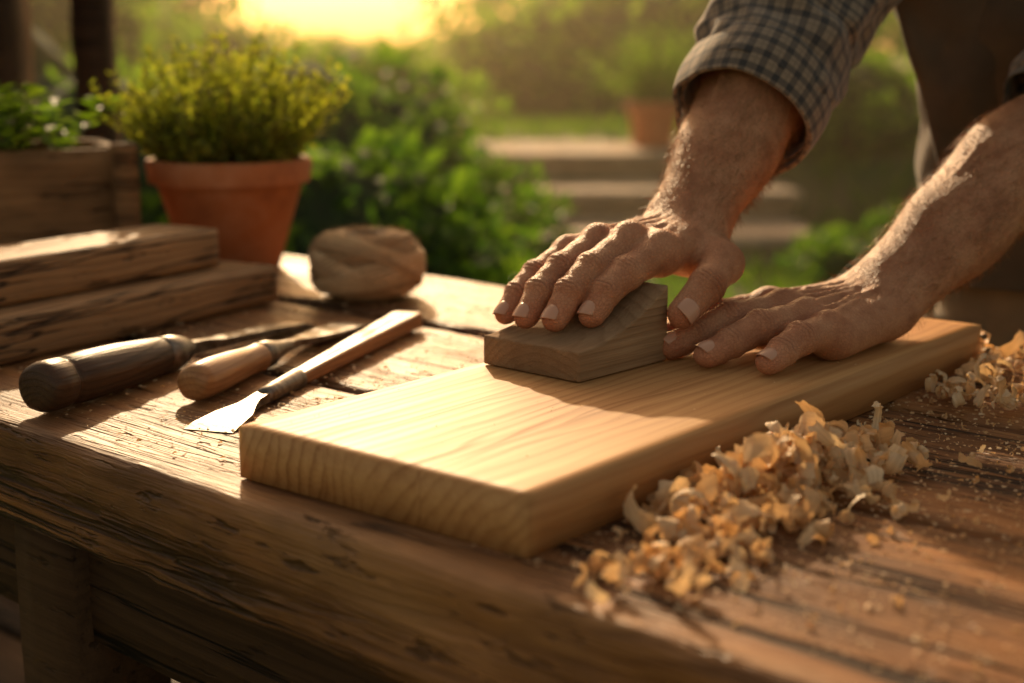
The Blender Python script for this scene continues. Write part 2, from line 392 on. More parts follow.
class Grid:
    def __init__(s,lo,hi,h):
        s.lo=np.array(lo,float); s.h=h; s.n=[int(math.ceil((b-a)/h)) for a,b in zip(lo,hi)]
        s.ax=[(s.lo[i]+np.arange(s.n[i])*h).astype(np.float32) for i in range(3)]
    def new(s): return np.full(s.n,.2,np.float32)
    def box(s,pts,m):
        a=np.min(pts,0)-m; b=np.max(pts,0)+m; r=[]
        for i in range(3):
            i0=max(0,int((a[i]-s.lo[i])/s.h)); i1=min(s.n[i],int((b[i]-s.lo[i])/s.h)+2); r.append(slice(i0,max(i0,i1)))
        return tuple(r)
    def xyz(s,b): return s.ax[0][b[0]][:,None,None],s.ax[1][b[1]][None,:,None],s.ax[2][b[2]][None,None,:]
def capd(X,a,b,ra,rb,n=None,k=1.):
    ab=b-a; L2=float(ab@ab)+1e-12
    px,py,pz=X[0]-a[0],X[1]-a[1],X[2]-a[2]
    h=np.clip((px*ab[0]+py*ab[1]+pz*ab[2])/L2,0,1)
    qx,qy,qz=px-h*ab[0],py-h*ab[1],pz-h*ab[2]
    q2=qx*qx+qy*qy+qz*qz
    if n is not None and k!=1.:
        qn=qx*n[0]+qy*n[1]+qz*n[2]; q2=q2+qn*qn*(1/(k*k)-1)
    return (np.sqrt(q2)-(ra+(rb-ra)*h)).astype(np.float32)
A=lambda *t: np.array(t,float)
def unit(x): return x/np.linalg.norm(x)
man=empty("craftsman",(0,0,0))
def add(g,D,a,b,ra,rb,K,n=None,k=1.):
    a=np.asarray(a,float); b=np.asarray(b,float)
    bx=g.box([a,b],max(ra,rb)+K+.006); X=g.xyz(bx)
    if min(D[bx].shape)==0: return
    D[bx]=smin(D[bx],capd(X,a,b,ra,rb,n,k),K)
def arm(side,W,E,mcp,tips,lift,fr,thumb,tn,h,endf,thr=1.):
    lat=unit(mcp[0]-mcp[3]); fwd=unit(mcp[1]-W); n=np.cross(lat,fwd); n=unit(n)
    if n[2]<0: n=-n
    allp=[W,W+(E-W)*endf]+list(mcp)+list(tips)+list(thumb)
    lo=np.min(allp,0)-.03; hi=np.max(allp,0)+.03
    ex=W+(E-W)*endf; 
    lo=np.minimum(lo,ex-.055); hi=np.maximum(hi,ex+.055)
    g=Grid(lo,hi,h); P=g.new(); Fg=g.new()
    red=[]; nails=[]; joints=[]
    for i in range(4):
        m,tp=mcp[i],tips[i]; rs=fr[i]; a=unit(tp-m); nn=unit(n-a*(n@a))
        pip=m+(tp-m)*.46+nn*lift[i][0]; dip=m+(tp-m)*.75+nn*lift[i][1]
        R=[.0122*rs,.0112*rs,.0102*rs,.0100*rs,.0087*rs]
        mid=(m+pip)/2
        pts=[m,pip,dip,tp]; bx=g.box(pts,.024); X=g.xyz(bx)
        d=capd(X,m,mid,R[0],.0110*rs); d=smin(d,capd(X,mid,pip,.0110*rs,R[1]),.004)
        mid2=(pip+dip)/2
        d=smin(d,capd(X,pip,mid2,R[1],.0101*rs),.003); d=smin(d,capd(X,mid2,dip,.0101*rs,R[3]),.003)
        aa=unit(tp-dip); nd=unit(n-aa*(n@aa))
        d=smin(d,capd(X,dip,tp-aa*.002,R[3],R[4],nd,.9),.003)
        pad=(dip+tp)/2-nd*.0015; d=smin(d,capd(X,pad,tp-aa*.004-nd*.001,.0090*rs,.0080*rs),.003)
        for J,ax_,r_ in ((pip,unit(dip-m),R[1]),(dip,unit(tp-pip),R[3])):
            nj=unit(n-ax_*(n@ax_)); px,py,pz=X[0]-J[0],X[1]-J[1],X[2]-J[2]
            s_=px*ax_[0]+py*ax_[1]+pz*ax_[2]; u_=px*nj[0]+py*nj[1]+pz*nj[2]
            wdt=.0078 if r_==R[1] else .0050
            near=np.exp(-((px*px+py*py+pz*pz)/(.017**2))**2)
            mask=np.exp(-(s_/wdt)**2)*np.clip(u_/(r_*.7),0,1)*near
            d=d+(.0009*mask*np.cos(2*np.pi*(s_+.0006*np.sin(u_*900))/.0038)).astype(np.float32)
            d=d-(.0011*np.exp(-(s_/.006)**2)*near).astype(np.float32)
            joints.append((J,ax_,nj,r_,wdt))
        Fg[bx]=smin(Fg[bx],d,.0012)
        red+= [(pip,.012,.8),(dip,.010,.7),(tp,.013,1.),(m,.014,.7)]
        nails.append((tp,aa,nd,.0089*rs))
    c,m,ip,tp=thumb; a=unit(tp-ip); tnn=unit(tn-a*(tn@a)); rs=thr
    bx=g.box([m,ip,tp],.025); X=g.xyz(bx)
    d=capd(X,m,(m+ip)/2,.0140*rs,.0120*rs); d=smin(d,capd(X,(m+ip)/2,ip,.0120*rs,.0128*rs),.004)
    d=smin(d,capd(X,ip,tp-a*.002,.0124*rs,.0104*rs,tnn,.85),.004)
    px,py,pz=X[0]-ip[0],X[1]-ip[1],X[2]-ip[2]; s_=px*a[0]+py*a[1]+pz*a[2]; u_=px*tnn[0]+py*tnn[1]+pz*tnn[2]
    d=d+(.0009*np.exp(-(s_/.007)**2)*np.clip(u_/.009,0,1)*np.cos(2*np.pi*s_/.0038)).astype(np.float32)
    joints.append((ip,a,tnn,.0125,.007))
    T=g.new(); T[bx]=d; red+=[(tp,.014,1.),(ip,.012,.7)]; nails.append((tp,a,tnn,.0110*rs))
    offs=[.018,.006,-.006,-.018]
    for i in range(4):
        w0=W+lat*offs[i]+fwd*.012
        add(g,P,w0+n*.001,mcp[i]-n*.002,.0160,.0128*fr[i],.010,n,.85)
        add(g,P,w0-n*.010,mcp[i]-n*.009,.0150,.0100,.014)
    add(g,P,W-lat*.020-n*.006,mcp[3]-n*.008-fwd*.01,.0165,.0135,.014)
    add(g,P,W+lat*.016-n*.004,c,.0175,.0165,.014)
    add(g,P,c,m,.0178,.0142*rs,.014)
    add(g,P,(c+m)/2,mcp[0]*.55+W*.45-n*.004,.0125,.012,.018)
    for i in range(4):
        add(g,P,mcp[i]+n*.0045,mcp[i]+n*.0045,.0108*fr[i],.0108*fr[i],.004)
        w0=W+lat*offs[i]*.6+fwd*.01
        add(g,P,w0+n*.0128,mcp[i]+n*.0110,.0036,.0042,.0035)
    D=unit(E-W); nf=unit(n-D*(n@D)); lf=np.cross(D,nf); L=np.linalg.norm(E-W)
    add(g,P,W-D*.006,W+D*.05,.0305,.0330,.02,nf,.76)
    add(g,P,W+D*.03,W+D*L*.42,.0320,.0395,.025,nf,.87)
    add(g,P,W+D*L*.38+lf*.003,W+D*L*.8,.0395,.0460,.03,nf,.95)
    add(g,P,W+D*L*.75,E,.0460,.0450,.03)
    add(g,P,W+D*L*.40+nf*.014+lf*.012,W+D*L*.9+nf*.012+lf*.014,.024,.036,.010)
    add(g,P,W+D*L*.40+nf*.007-lf*.015,W+D*L*.9-lf*.015,.025,.036,.010)
    add(g,P,W+D*.012-lat*.022+nf*.011,W+D*.016-lat*.022+nf*.011,.0090,.0090,.009)
    def vein(pl,r0,K=.0028):
        for a_,b_ in zip(pl[:-1],pl[1:]): add(g,P,a_,b_,r0,r0,K)
    rs_=np.random.default_rng(3)
    for i in range(3):
        pl=[]
        for q in range(9):
            f=q/8; p=(mcp[i]*.5+mcp[i+1]*.5)*(1-f)+(W+lat*(.012-.012*i))*f
            pl.append(p+n*(.0122+.0042*f)+lat*rs_.normal(0,.0022)-fwd*.008*(1-f))
        vein(pl,.0026)
    for sgn in (-.9,-.4,.25,.8,1.3):
        pl=[]
        for q in range(16):
            f=q/15; s_=.01+f*L*.75; th=sgn+.35*math.sin(f*5+sgn*4)+rs_.normal(0,.03)
            r_=np.interp(s_/L,[0,.2,.42,.8],[.0305,.0335,.0405,.0475]); kk=np.interp(s_/L,[0,.2,.42,.8],[.78,.82,.93,1.])
            pl.append(W+D*s_+nf*math.cos(th)*r_*kk+lf*math.sin(th)*r_+nf*.0005)
        vein(pl,.0026,.004)
    F_=smin(Fg,P,.009)
    F_=smin(F_,T,.009) ; del T
    bx=(slice(None),)*3; X=g.xyz(bx); cut=((X[0]-ex[0])*D[0]+(X[1]-ex[1])*D[1]+(X[2]-ex[2])*D[2]).astype(np.float32)
    F_=np.maximum(F_,cut)
    vs,fs=surfnets(F_,g.lo,g.h)
    par=man
    o=obj(side+"_arm_and_hand",vs,fs,skin_m,par,True)
    sm=o.modifiers.new("sm",'SMOOTH'); sm.factor=.5; sm.iterations=1
    R_=np.zeros(len(vs)); Cr=np.zeros(len(vs))
    for (c_,rad,wt) in red:
        R_+=wt*np.exp(-((vs-c_)**2).sum(1)/(rad*rad))
    for (J,ax_,nj,r_,wdt) in joints:
        q=vs-J; s_=q@ax_; u_=q@nj; near=np.exp(-((q*q).sum(1)/(.017**2))**2)
        Cr+=np.exp(-(s_/wdt)**2)*np.clip(u_/(r_*.7),0,1)*near*np.clip(np.cos(2*np.pi*(s_+.0006*np.sin(u_*900))/.0038),0,1)
    at=o.data.attributes.new("red",'FLOAT','POINT'); at.data.foreach_set("value",np.clip(R_,0,1.3).astype(np.float32))
    at=o.data.attributes.new("crease_shade",'FLOAT','POINT'); at.data.foreach_set("value",np.clip(Cr,0,1).astype(np.float32))
    for q,(tp,aa,nd,r) in enumerate(nails):
        ll=np.cross(aa,nd); nv,nu=12,10; Vv=[];Ff=[]
        Ln=.0135 if q<4 else .016; 
        for jj in range(nv+1):
            wj=jj/nv
            for ii in range(nu+1):
                th=(ii/nu*2-1); ang=th*math.radians(58)
                base=.0022*(th*th); tipc=.0024*(th*th)
                s_=-.0085-(.003 if q==4 else 0)+base+wj*(Ln-base-tipc)
                rr=r+.0010-.0013*abs(th)**4-.0011*(1-wj)**6 - .0008*max(0,wj-.7)*2
                kf=.9 if q<4 else .85
                p=tp+aa*s_+nd*(math.cos(ang)*rr*(kf+.02))+ll*(math.sin(ang)*rr*.92)
                Vv.append(tuple(p))
        for jj in range(nv):
            for ii in range(nu):
                a_=jj*(nu+1)+ii; Ff.append((a_,a_+1,a_+nu+2,a_+nu+1))
        no=obj(side+"_nail_%d"%(q+1),Vv,Ff,nail_m,par,True)
        s2=no.modifiers.new("s",'SOLIDIFY'); s2.thickness=.0005; s2.offset=0
    me=o.data; nv=len(me.vertices); nor=np.zeros(nv*3,np.float32); me.vertices.foreach_get("normal",nor); nor=nor.reshape(-1,3)
    s_=(vs-W)@D; sel=np.where((s_>-.02)&(s_<L*endf-.005))[0]
    pr=np.clip((s_[sel]+.02)/.06,.03,1); sel=sel[rng.random(len(sel))<pr]
    sel=rng.choice(sel,min(len(sel),4400),replace=False)
    HV=[];HF=[]
    for ii in sel:
        nn=nor[ii].astype(float); p=vs[ii]; t=-D*.9+nn*.65+rng.normal(0,.3,3); t=unit(t)
        if nn@t<.1: t=unit(t+nn*.5)
        ln=rng.uniform(.008,.018); sd=unit(np.cross(t,nn)+1e-6)*.00020
        q0=p; q1=p+t*ln*.5; q2=p+unit(t-nn*.35)*ln
        b=len(HV); HV+= [q0-sd,q0+sd,q1+sd*.8,q1-sd*.8,q2]; HF+=[(b,b+1,b+2,b+3),(b+3,b+2,b+4)]
    obj(side+"_arm_hair",np.array(HV),HF,hair_m,par)
    return n
WA=A(.146,1.205,.126); EA=A(.255,1.36,.287)
arm("right",WA,EA,
    [A(.119,1.130,.119),A(.095,1.139,.125),A(.0700,1.151,.122),A(.0460,1.162,.112)],
    [A(.0600,1.072,.0770),A(.0320,1.072,.0738),A(.0100,1.086,.0730),A(-.0060,1.106,.0715)],
    [(.007,.007),(.008,.008),(.008,.008),(.007,.006)],[1.20,1.20,1.14,1.02],
    [A(.160,1.185,.110),A(.171,1.146,.107),A(.154,1.110,.095),A(.131,1.088,.075)],A(.55,-.75,.35),.00115,.80,1.16)
WB=A(.311,1.186,.070); EB=A(.50,1.328,.203)
arm("left",WB,EB,
    [A(.214,1.168,.0665),A(.222,1.143,.0690),A(.235,1.119,.0660),A(.248,1.096,.0605)],
    [A(.120,1.128,.0475),A(.123,1.100,.0475),A(.148,1.067,.0475),A(.191,1.042,.0470)],
    [(.006,.003),(.007,.003),(.007,.003),(.006,.003)],[1.20,1.22,1.20,1.12],
    [A(.293,1.206,.064),A(.256,1.212,.058),A(.222,1.204,.052),A(.197,1.190,.048)],A(-.1,.3,.9),.00115,.98,1.)
# ------------------------------------------------------------------ sleeves, torso, legs
def fold(seed,amp):
    def f(a,L,t):
        p=V((math.cos(a)*1.1,math.sin(a)*1.1,L*14+seed+math.sin(a*1+seed)*1.0))
        q=V((math.cos(a)*2.2,math.sin(a)*2.2,L*34+seed*2))
        r=1-abs(noise.noise(p))*2
        return amp*(r*.6)+amp*.5*noise.noise(q)
    return f
C0=WA+(EA-WA)*.56; SA=A(.40,1.48,.50); dA=unit(EA-WA)
tube("right_sleeve",[C0+dA*.012,C0+(EA-C0)*.55,EA+A(.0,.008,.012),EA+(SA-EA)*.4,EA+(SA-EA)*.75,SA],[.060,.064,.070,.073,.078,.085],140,160,plaid_m,man,fold(1.2,.013),solid=.0014)
tube("right_sleeve_cuff",[C0-dA*.004,C0+dA*.022,C0+dA*.05],[.0635,.0660,.0665],140,30,plaid_m,man,lambda a,L,t:.0040*noise.noise(V((math.cos(a)*2,math.sin(a)*2,L*12)))+.002*math.sin(t*math.pi),uvoff=.3,solid=.004)
tube("right_sleeve_cuff_fold",[C0+dA*.004,C0+dA*.020,C0+dA*.042],[.0605,.0632,.0640],120,20,plaid_m,man,lambda a,L,t:.003*noise.noise(V((math.cos(a)*2+3,math.sin(a)*2,L*12))),uvoff=.1,solid=.003)
SB=A(.74,1.42,.44); dB=unit(EB-WB); CB=EB-dB*.012
tube("left_sleeve",[CB+dB*.02,EB+dB*.03+A(.01,0,.01),EB+(SB-EB)*.45,SB],[.060,.068,.074,.085],90,80,plaid_m,man,fold(4.,.009),solid=.0014)
def body(name,rings,nu,mat,dispamp,seed):
    vs=[];uv=[];fs=[]; n=len(rings); NV=70
    def lerp(t):
        i=min(int(t*(n-1)),n-2); f=t*(n-1)-i; f=f*f*(3-2*f)*.5+f*.5; a,b=rings[i],rings[i+1]
        return [a[k]*(1-f)+b[k]*f for k in range(6)]
    for j in range(NV+1):
        cx,cy,cz,rx,ry,rot=lerp(j/NV)
        for k in range(nu+1):
            a=2*math.pi*k/nu; ca,sa=math.cos(a),math.sin(a)
            e=dispamp*((1-2*abs(noise.noise(V((ca*1.6,sa*1.6,cz*7+seed)))))*.7+.4*noise.noise(V((ca*4,sa*4,cz*16+seed))))
            x=ca*(rx+e); y=sa*(ry+e); vs.append((cx+x*math.cos(rot)-y*math.sin(rot),cy+x*math.sin(rot)+y*math.cos(rot),cz)); uv.append((k/nu*.95,cz))
    for j in range(NV):
        for k in range(nu):
            a=j*(nu+1)+k; fs.append((a,a+1,a+nu+2,a+nu+1))
    fs.append(tuple((nu+1)*NV+k for k in range(nu)))
    o=obj(name,vs,fs,mat,man,True,uv); wd=o.modifiers.new("w",'WELD'); wd.merge_threshold=1e-5; return o
RT=math.radians(-14)
body("vest",[(.66,1.62,.02,.185,.125,RT),(.655,1.60,.10,.182,.128,RT),(.64,1.575,.20,.178,.125,RT),(.61,1.54,.32,.195,.13,RT),(.585,1.50,.43,.20,.125,RT),(.575,1.48,.50,.185,.105,RT),(.57,1.465,.54,.12,.08,RT),(.565,1.45,.565,.065,.06,RT)],120,vest_m,.018,3.)
tube("neck",[(.565,1.45,.54),(.555,1.42,.62),(.55,1.40,.66)],[.06,.056,.058],32,10,skin_m,man)
body("hips",[(.67,1.63,-.12,.165,.12,RT),(.67,1.63,-.02,.17,.125,RT),(.665,1.625,.06,.168,.12,RT)],80,trouser_m,.006,8.)
for nm,sx in (("trouser_leg_right",-.085),("trouser_leg_left",.085)):
    tube(nm,[(.67+sx,1.63-sx*.25,-.03),(.67+sx*1.1,1.62,-.35),(.67+sx*1.25,1.64,-.74)],[.095,.075,.062],48,50,trouser_m,man,fold(sx*20,.007))
    tube(nm.replace("trouser_leg","boot"),[(.67+sx*1.25,1.69,-.735),(.67+sx*1.3,1.60,-.735),(.67+sx*1.4,1.50,-.755)],[.045,.045,.026],24,16,hdark_m,man,cap=True)
fl=[];ff=[];fu=[]
for j in range(41):
    t=j/40
    for i in range(13):
        s=i/12
        p=V((.372,1.452,.345)).lerp(V((.452,1.500,.150)),t)+V((.10,-.02+.05*t,.03))*s
        nn=noise.noise(V((s*2.5,t*4,2)))*.014+.006*math.sin(t*9+s*4)
        fl.append(tuple(p+V((-.4,-.9,0))*nn)); fu.append((s*.1,t*.2))
for j in range(40):
    for i in range(12):
        a=j*13+i; ff.append((a,a+1,a+14,a+13))
o=obj("vest_flap",fl,ff,vest_m,man,True,fu); s=o.modifiers.new("s",'SOLIDIFY'); s.thickness=.003
# ------------------------------------------------------------------ chisels
def frame_obj(name,p0,p1,roll=0.):
    p0=V(p0);p1=V(p1); d=(p1-p0).normalized(); q=d.to_track_quat('X','Z'); e=empty(name,p0); e.rotation_mode='QUATERNION'; e.rotation_quaternion=q@(Matrix.Rotation(roll,3,'X').to_quaternion()); return e
def bar(name,secs,mat,parent,bev=.0006):
    vs=[];fs=[]
    for (x,w_,z0,z1) in secs: vs+=[(x,-w_,z0),(x,w_,z0),(x,w_,z1),(x,-w_,z1)]
    for i in range(len(secs)-1):
        a=i*4
        for k in range(4): fs.append((a+k,a+(k+1)%4,a+4+(k+1)%4,a+4+k))
    fs.append((3,2,1,0)); a=(len(secs)-1)*4; fs.append((a,a+1,a+2,a+3))
    o=obj(name,vs,fs,mat,parent); bm=bmesh.new(); bm.from_mesh(o.data); bmesh.ops.recalc_face_normals(bm,faces=bm.faces); bm.to_mesh(o.data); bm.free()
    bevel(o,bev,2); return o
c1=frame_obj("wood_chisel",(-.366,1.062,.0225),(-.212,1.437,.008))
h=lathe("handle",[(.004,0),(.015,.0002),(.0185,.003),(.0202,.010),(.0200,.028),(.0186,.030),(.0178,.032),(.0186,.034),(.0198,.037),(.0205,.060),(.0198,.10),(.0175,.140),(.0158,.160),(.0152,.166)],48,hdark_m,c1,.03,axis='X')
lathe("ferrule",[(.0155,.158),(.0165,.159),(.0160,.175),(.0127,.190),(.0090,.198),(.0075,.203)],40,steel_m,c1,axis='X')
bar("blade",[(.198,.0055,-.0055,.0055),(.225,.0055,-.0050,.0050),(.245,.0095,-.0045,.0030),(.33,.0115,-.0060,.0005),(.385,.0125,-.0070,-.0020),(.404,.0130,-.0078,-.0070)],steel_m,c1)
c2=frame_obj("wood_chisel",(-.256,1.103,.0165),(-.155,1.460,.006))
lathe("handle",[(.004,0),(.011,.0004),(.0142,.004),(.0155,.014),(.0158,.035),(.0145,.070),(.0128,.095),(.0122,.112),(.0130,.120),(.0118,.126)],44,hand_m,c2,.03,axis='X')
lathe("ferrule",[(.0118,.122),(.0128,.123),(.0122,.140),(.0085,.158),(.0062,.175),(.0055,.185)],40,steel_m,c2,axis='X')
bar("blade",[(.178,.0045,-.004,.004),(.200,.0045,-.004,.0035),(.222,.010,-.004,.002),(.27,.0165,-.0055,-.0005),(.33,.0175,-.0065,-.0025),(.362,.0180,-.0075,-.0066)],steel_m,c2)
c3=frame_obj("paring_chisel",(-.225,1.018,.004),(-.103,1.420,.010))
bar("blade",[(0,.0205,-.0035,-.0030),(.012,.0200,-.0033,-.0010),(.040,.0165,-.0030,.0005),(.062,.0085,-.0025,.0020),(.074,.0060,-.003,.0035),(.095,.0058,-.0035,.0045)],steel_m,c3,.0004)
lathe("ferrule",[(.0055,.090),(.0075,.092),(.0082,.110),(.0090,.150),(.0092,.154)],36,steel_m,c3,axis='X')
bar("handle_side_a",[(.150,.0075,-.0050,.0062),(.24,.0095,-.0056,.0075),(.33,.0125,-.0062,.0085),(.405,.0150,-.0065,.0090),(.418,.0140,-.0060,.0080)],hand_m,c3,.0022)
bar("handle_slot_dark",[(.160,.0022,.0040,.0068),(.24,.0025,.0050,.0082),(.33,.0030,.0060,.0092),(.395,.0030,.0060,.0097)],hdark_m,c3,.0004)  # dark strip laid on top, stands in for the shaded slot between halves
# ------------------------------------------------------------------ beams
BA=math.atan2(.864,.503); bdv=V((.503,.864,0))
def beam(P0,L,W,Hh,seed):
    o=rough_box("wooden_beam",L,W,Hh,.010,.0022,.0008,.8,beam_m,None,V(P0)-bdv*L,BA,seed); return o
beam((-.262,1.574,.001),.85,.135,.0415,2.)
beam((-.322,1.556,.0435),.80,.095,.043,6.)
# ------------------------------------------------------------------ twine ball
tw=empty("twine_ball",(-.165,1.60,0))
def prof_tw(t): # t 0..1 bottom->top outside
    a=-math.pi/2+t*math.pi
    c_,s_=math.cos(a),math.sin(a)
    sg=lambda x,p: math.copysign(abs(x)**p,x)
    return .018+.046*sg(c_,.70), .040+.038*sg(s_,.88)
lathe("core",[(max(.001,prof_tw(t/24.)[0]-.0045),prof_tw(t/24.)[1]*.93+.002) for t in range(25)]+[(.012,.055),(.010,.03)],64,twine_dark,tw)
def polycurve(name,P,r,mat,parent):
    cu=bpy.data.curves.new(name,'CURVE'); cu.dimensions='3D'; cu.bevel_depth=r; cu.bevel_resolution=1
    for pts in P:
        sp=cu.splines.new('POLY'); sp.points.add(len(pts)-1)
        sp.points.foreach_set("co",[c for p in pts for c in (p[0],p[1],p[2],1)])
    o=bpy.data.objects.new(name,cu); sc.collection.objects.link(o); cu.materials.append(mat); o.parent=parent; return o
def twp(t,a,lift):
    t=min(.985,max(.015,t)); r,z=prof_tw(t); return ((r+lift*math.sin(t*math.pi))*math.cos(a),(r+lift*math.sin(t*math.pi))*math.sin(a),z-lift*math.cos(t*math.pi))
pts=[]
for q in range(32*56):
    ph=q/56.; pts.append(twp(.02+.96*ph/32+.004*math.sin(ph*2.1),2*math.pi*ph,-.0026+.0006*noise.noise(V((ph*2,0,0)))))
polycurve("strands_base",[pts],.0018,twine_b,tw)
tws=random.Random(4)
groups={0:[],1:[],2:[]}
for g_ in range(11):
    a0=tws.random()*6.28; Am=tws.uniform(.10,.24)*(1 if g_%2 else -1); c_=.5+tws.uniform(-.18,.18); lift=-.0010+.0003*g_; nt_=tws.choice((3,4,5)); pts=[]
    for q in range(nt_*60):
        ph=q/60.; a=2*math.pi*ph
        pts.append(twp(c_+Am*math.sin(a-a0+ph*.05)+(ph-nt_/2)*.026,a,lift+.0004*noise.noise(V((ph*4,g_,0)))))
    groups[g_%3].append(pts)
polycurve("strands_a",groups[0],.0015,twine_a,tw); polycurve("strands_b",groups[1],.0015,twine_b,tw); polycurve("strands_c",groups[2],.0015,twine_c,tw)
hv=[];hf=[]
for q in range(2000):
    t=random.random(); r,z=prof_tw(t); a=random.random()*6.28; p=V((r*math.cos(a),r*math.sin(a),z)); nn=V((math.cos(a),math.sin(a),(t-.5)*1.5)).normalized()
    d=(nn+V((random.gauss(0,.8),random.gauss(0,.8),random.gauss(0,.8)))).normalized(); sd=d.cross(nn).normalized()*.0002; b=len(hv); e=p+nn*.001+d*random.uniform(.003,.011)
    hv+=[tuple(p-sd),tuple(p+sd),tuple(e)]; hf.append((b,b+1,b+2))
obj("fuzz",hv,hf,twine_a,tw)
# ------------------------------------------------------------------ foliage helpers
def leaves(name,pos,dirs,ups,size,mat,parent=None,wr=.5):
    pos=np.asarray(pos);d=np.asarray(dirs);d=d/np.linalg.norm(d,axis=1)[:,None]; upv=np.asarray(ups)
    s=np.cross(d,upv); s/=np.linalg.norm(s,axis=1)[:,None]+1e-9; nn=np.cross(s,d); L=np.asarray(size)[:,None]; W=L*wr*.5
    b=pos; tip=pos+d*L-nn*L*.12; l1=pos+d*L*.3+s*W*.9+nn*L*.07; l2=pos+d*L*.68+s*W*.8+nn*L*.03; r1=pos+d*L*.3-s*W*.9+nn*L*.07; r2=pos+d*L*.68-s*W*.8+nn*L*.03
    N=len(pos); vs=np.stack([b,l1,l2,tip,r2,r1],1).reshape(-1,3); k=np.arange(N)[:,None]*6
    fs=np.concatenate([k+np.array([[0,1,2,3]]),k+np.array([[0,3,4,5]])])
    return obj(name,vs,fs,mat,parent)
def rdir(N,bias=(0,0,0)):
    d=rng.normal(size=(N,3))+np.array(bias); return d/np.linalg.norm(d,axis=1)[:,None]
def clumpy(N,centers,radii,shell=.55):
    idx=rng.integers(0,len(centers),N); d=rdir(N); r=(shell+(1-shell)*rng.random(N))**.8
    c=np.array(centers)[idx]; R=np.array(radii)[idx]
    return c+d*R*r[:,None], d
core_dark_m=simple("bush_core_dark",(.018,.038,.009),.9,0,20,.4,.8,.03)  # dark green for the filler core, paints the shaded inside of bushes
def bush(name,center,size,nclump,N,leaf,mat,csize=.35,seed=0,core=True):
    e=empty(name,tuple(center)); cs=[];rs=[]
    for _ in range(nclump):
        d=rdir(1)[0]; d[2]=abs(d[2])*1.0-.25; f=rng.uniform(.55,1.0)
        cs.append(d*np.array(size)*f); k=csize*rng.uniform(.6,1.2); rs.append(np.array([k,k,k*.8])*min(size))
    p,d=clumpy(N,cs,rs,.45)
    leaves("leaves",p,d+rng.normal(0,.7,(N,3))+np.array([0,0,.2]),rdir(N,(0,0,1.2)),leaf*rng.uniform(.6,1.25,N),mat,e,.6)
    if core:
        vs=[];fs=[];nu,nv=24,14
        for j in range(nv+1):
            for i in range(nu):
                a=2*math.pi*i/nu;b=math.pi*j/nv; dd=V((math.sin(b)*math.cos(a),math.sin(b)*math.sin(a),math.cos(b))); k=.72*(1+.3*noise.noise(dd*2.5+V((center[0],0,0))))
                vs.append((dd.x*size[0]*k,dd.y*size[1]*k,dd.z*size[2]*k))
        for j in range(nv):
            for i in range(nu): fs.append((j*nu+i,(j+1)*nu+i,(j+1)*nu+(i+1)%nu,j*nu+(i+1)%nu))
        obj("dark_core",vs,fs,core_dark_m,e,True)  # added dark ellipsoid, not branches; fills the inside against see-through
    return e
def potted(name,loc,R,Rb,Hh,mat,leafm,plant_r,plant_h,nst,nlf,leafsz):
    e=empty(name,loc)
    band=Hh*.22
    lathe("pot",[(.0,0),(Rb*.9,0),(Rb,.003*Hh/.14),(R*.90,Hh-band),(R*.905,Hh-band+.0005),(R*1.0,Hh-band+.002),(R*1.03,Hh-.004),(R*1.01,Hh),(R*.92,Hh),(R*.90,Hh-.006),(R*.86,Hh-band*1.2),(R*.5,Hh-band*1.4)],64,mat,e,.006)
    edge_split(e.children[0],50)
    lathe("soil",[(0.001,Hh-band*.7),(R*.5,Hh-band*.65),(R*.89,Hh-band*.75)],40,soil_m,e)
    pos=[];dirs=[];sz=[];stems=[]
    for q in range(nst):
        a=random.random()*2*math.pi; r0=R*.6*math.sqrt(random.random()); out=random.random()**.7
        p=V((r0*math.cos(a),r0*math.sin(a),Hh-band*.6)); d=V((math.cos(a)*out*1.05,math.sin(a)*out*1.05,1.25-out*.75)).normalized()
        Ls=plant_h*random.uniform(.55,1.12)*(1-.12*out); pl=[p]; st=Ls/nlf
        for k in range(nlf):
            d=(d+V((random.gauss(0,.12),random.gauss(0,.12),.03))).normalized(); p=p+d*st; pl.append(p)
            if k>1:
                for sgn in range(3):
                    dd=V((random.gauss(0,1),random.gauss(0,1),random.gauss(.2,.6))).normalized(); dd=(dd+d*.7).normalized()
                    pos.append(p); dirs.append(dd); sz.append(leafsz*random.uniform(.6,1.2)*(1-.4*k/nlf))
        stems.append(pl)
    N=len(pos); leaves("leaves",np.array(pos),np.array(dirs),rdir(N,(0,0,1.5)),np.array(sz),leafm,e,.6)
    polycurve("stems",stems,.0007*plant_h/.15,stem_m,e)
    return e
potted("potted_plant",(-.362,1.83,0),.102,.060,.142,terra_m,leaf_thyme,.13,.165,290,13,.0155)
pb=empty("wooden_planter_box",(-.455,1.72,0),math.atan2(.42,.9))
for nm,x,y,L,W,Hh in (("front",-.50,0,.50,.018,.162),("back",-.50,.20,.50,.018,.162),("side_a",-.018,.0185,.018,.181,.160),("side_b",-.50,.0185,.018,.181,.160)):
    rough_box(nm,L,W,Hh,.02,.003,.001,.6,planter_m,pb,(x,y,0),0.,x*9+y*5)
rough_box("corner_post",.03,.03,.170,.01,.003,.0008,.5,planter_m,pb,(-.029,-.0312,0),0.,3.)
rough_box("soil",.46,.17,.02,.02,.002,.003,.5,soil_m,pb,(-.48,.025,.115),0.,3.)
pos=[];dirs=[];sz=[];ups=[];stems=[]
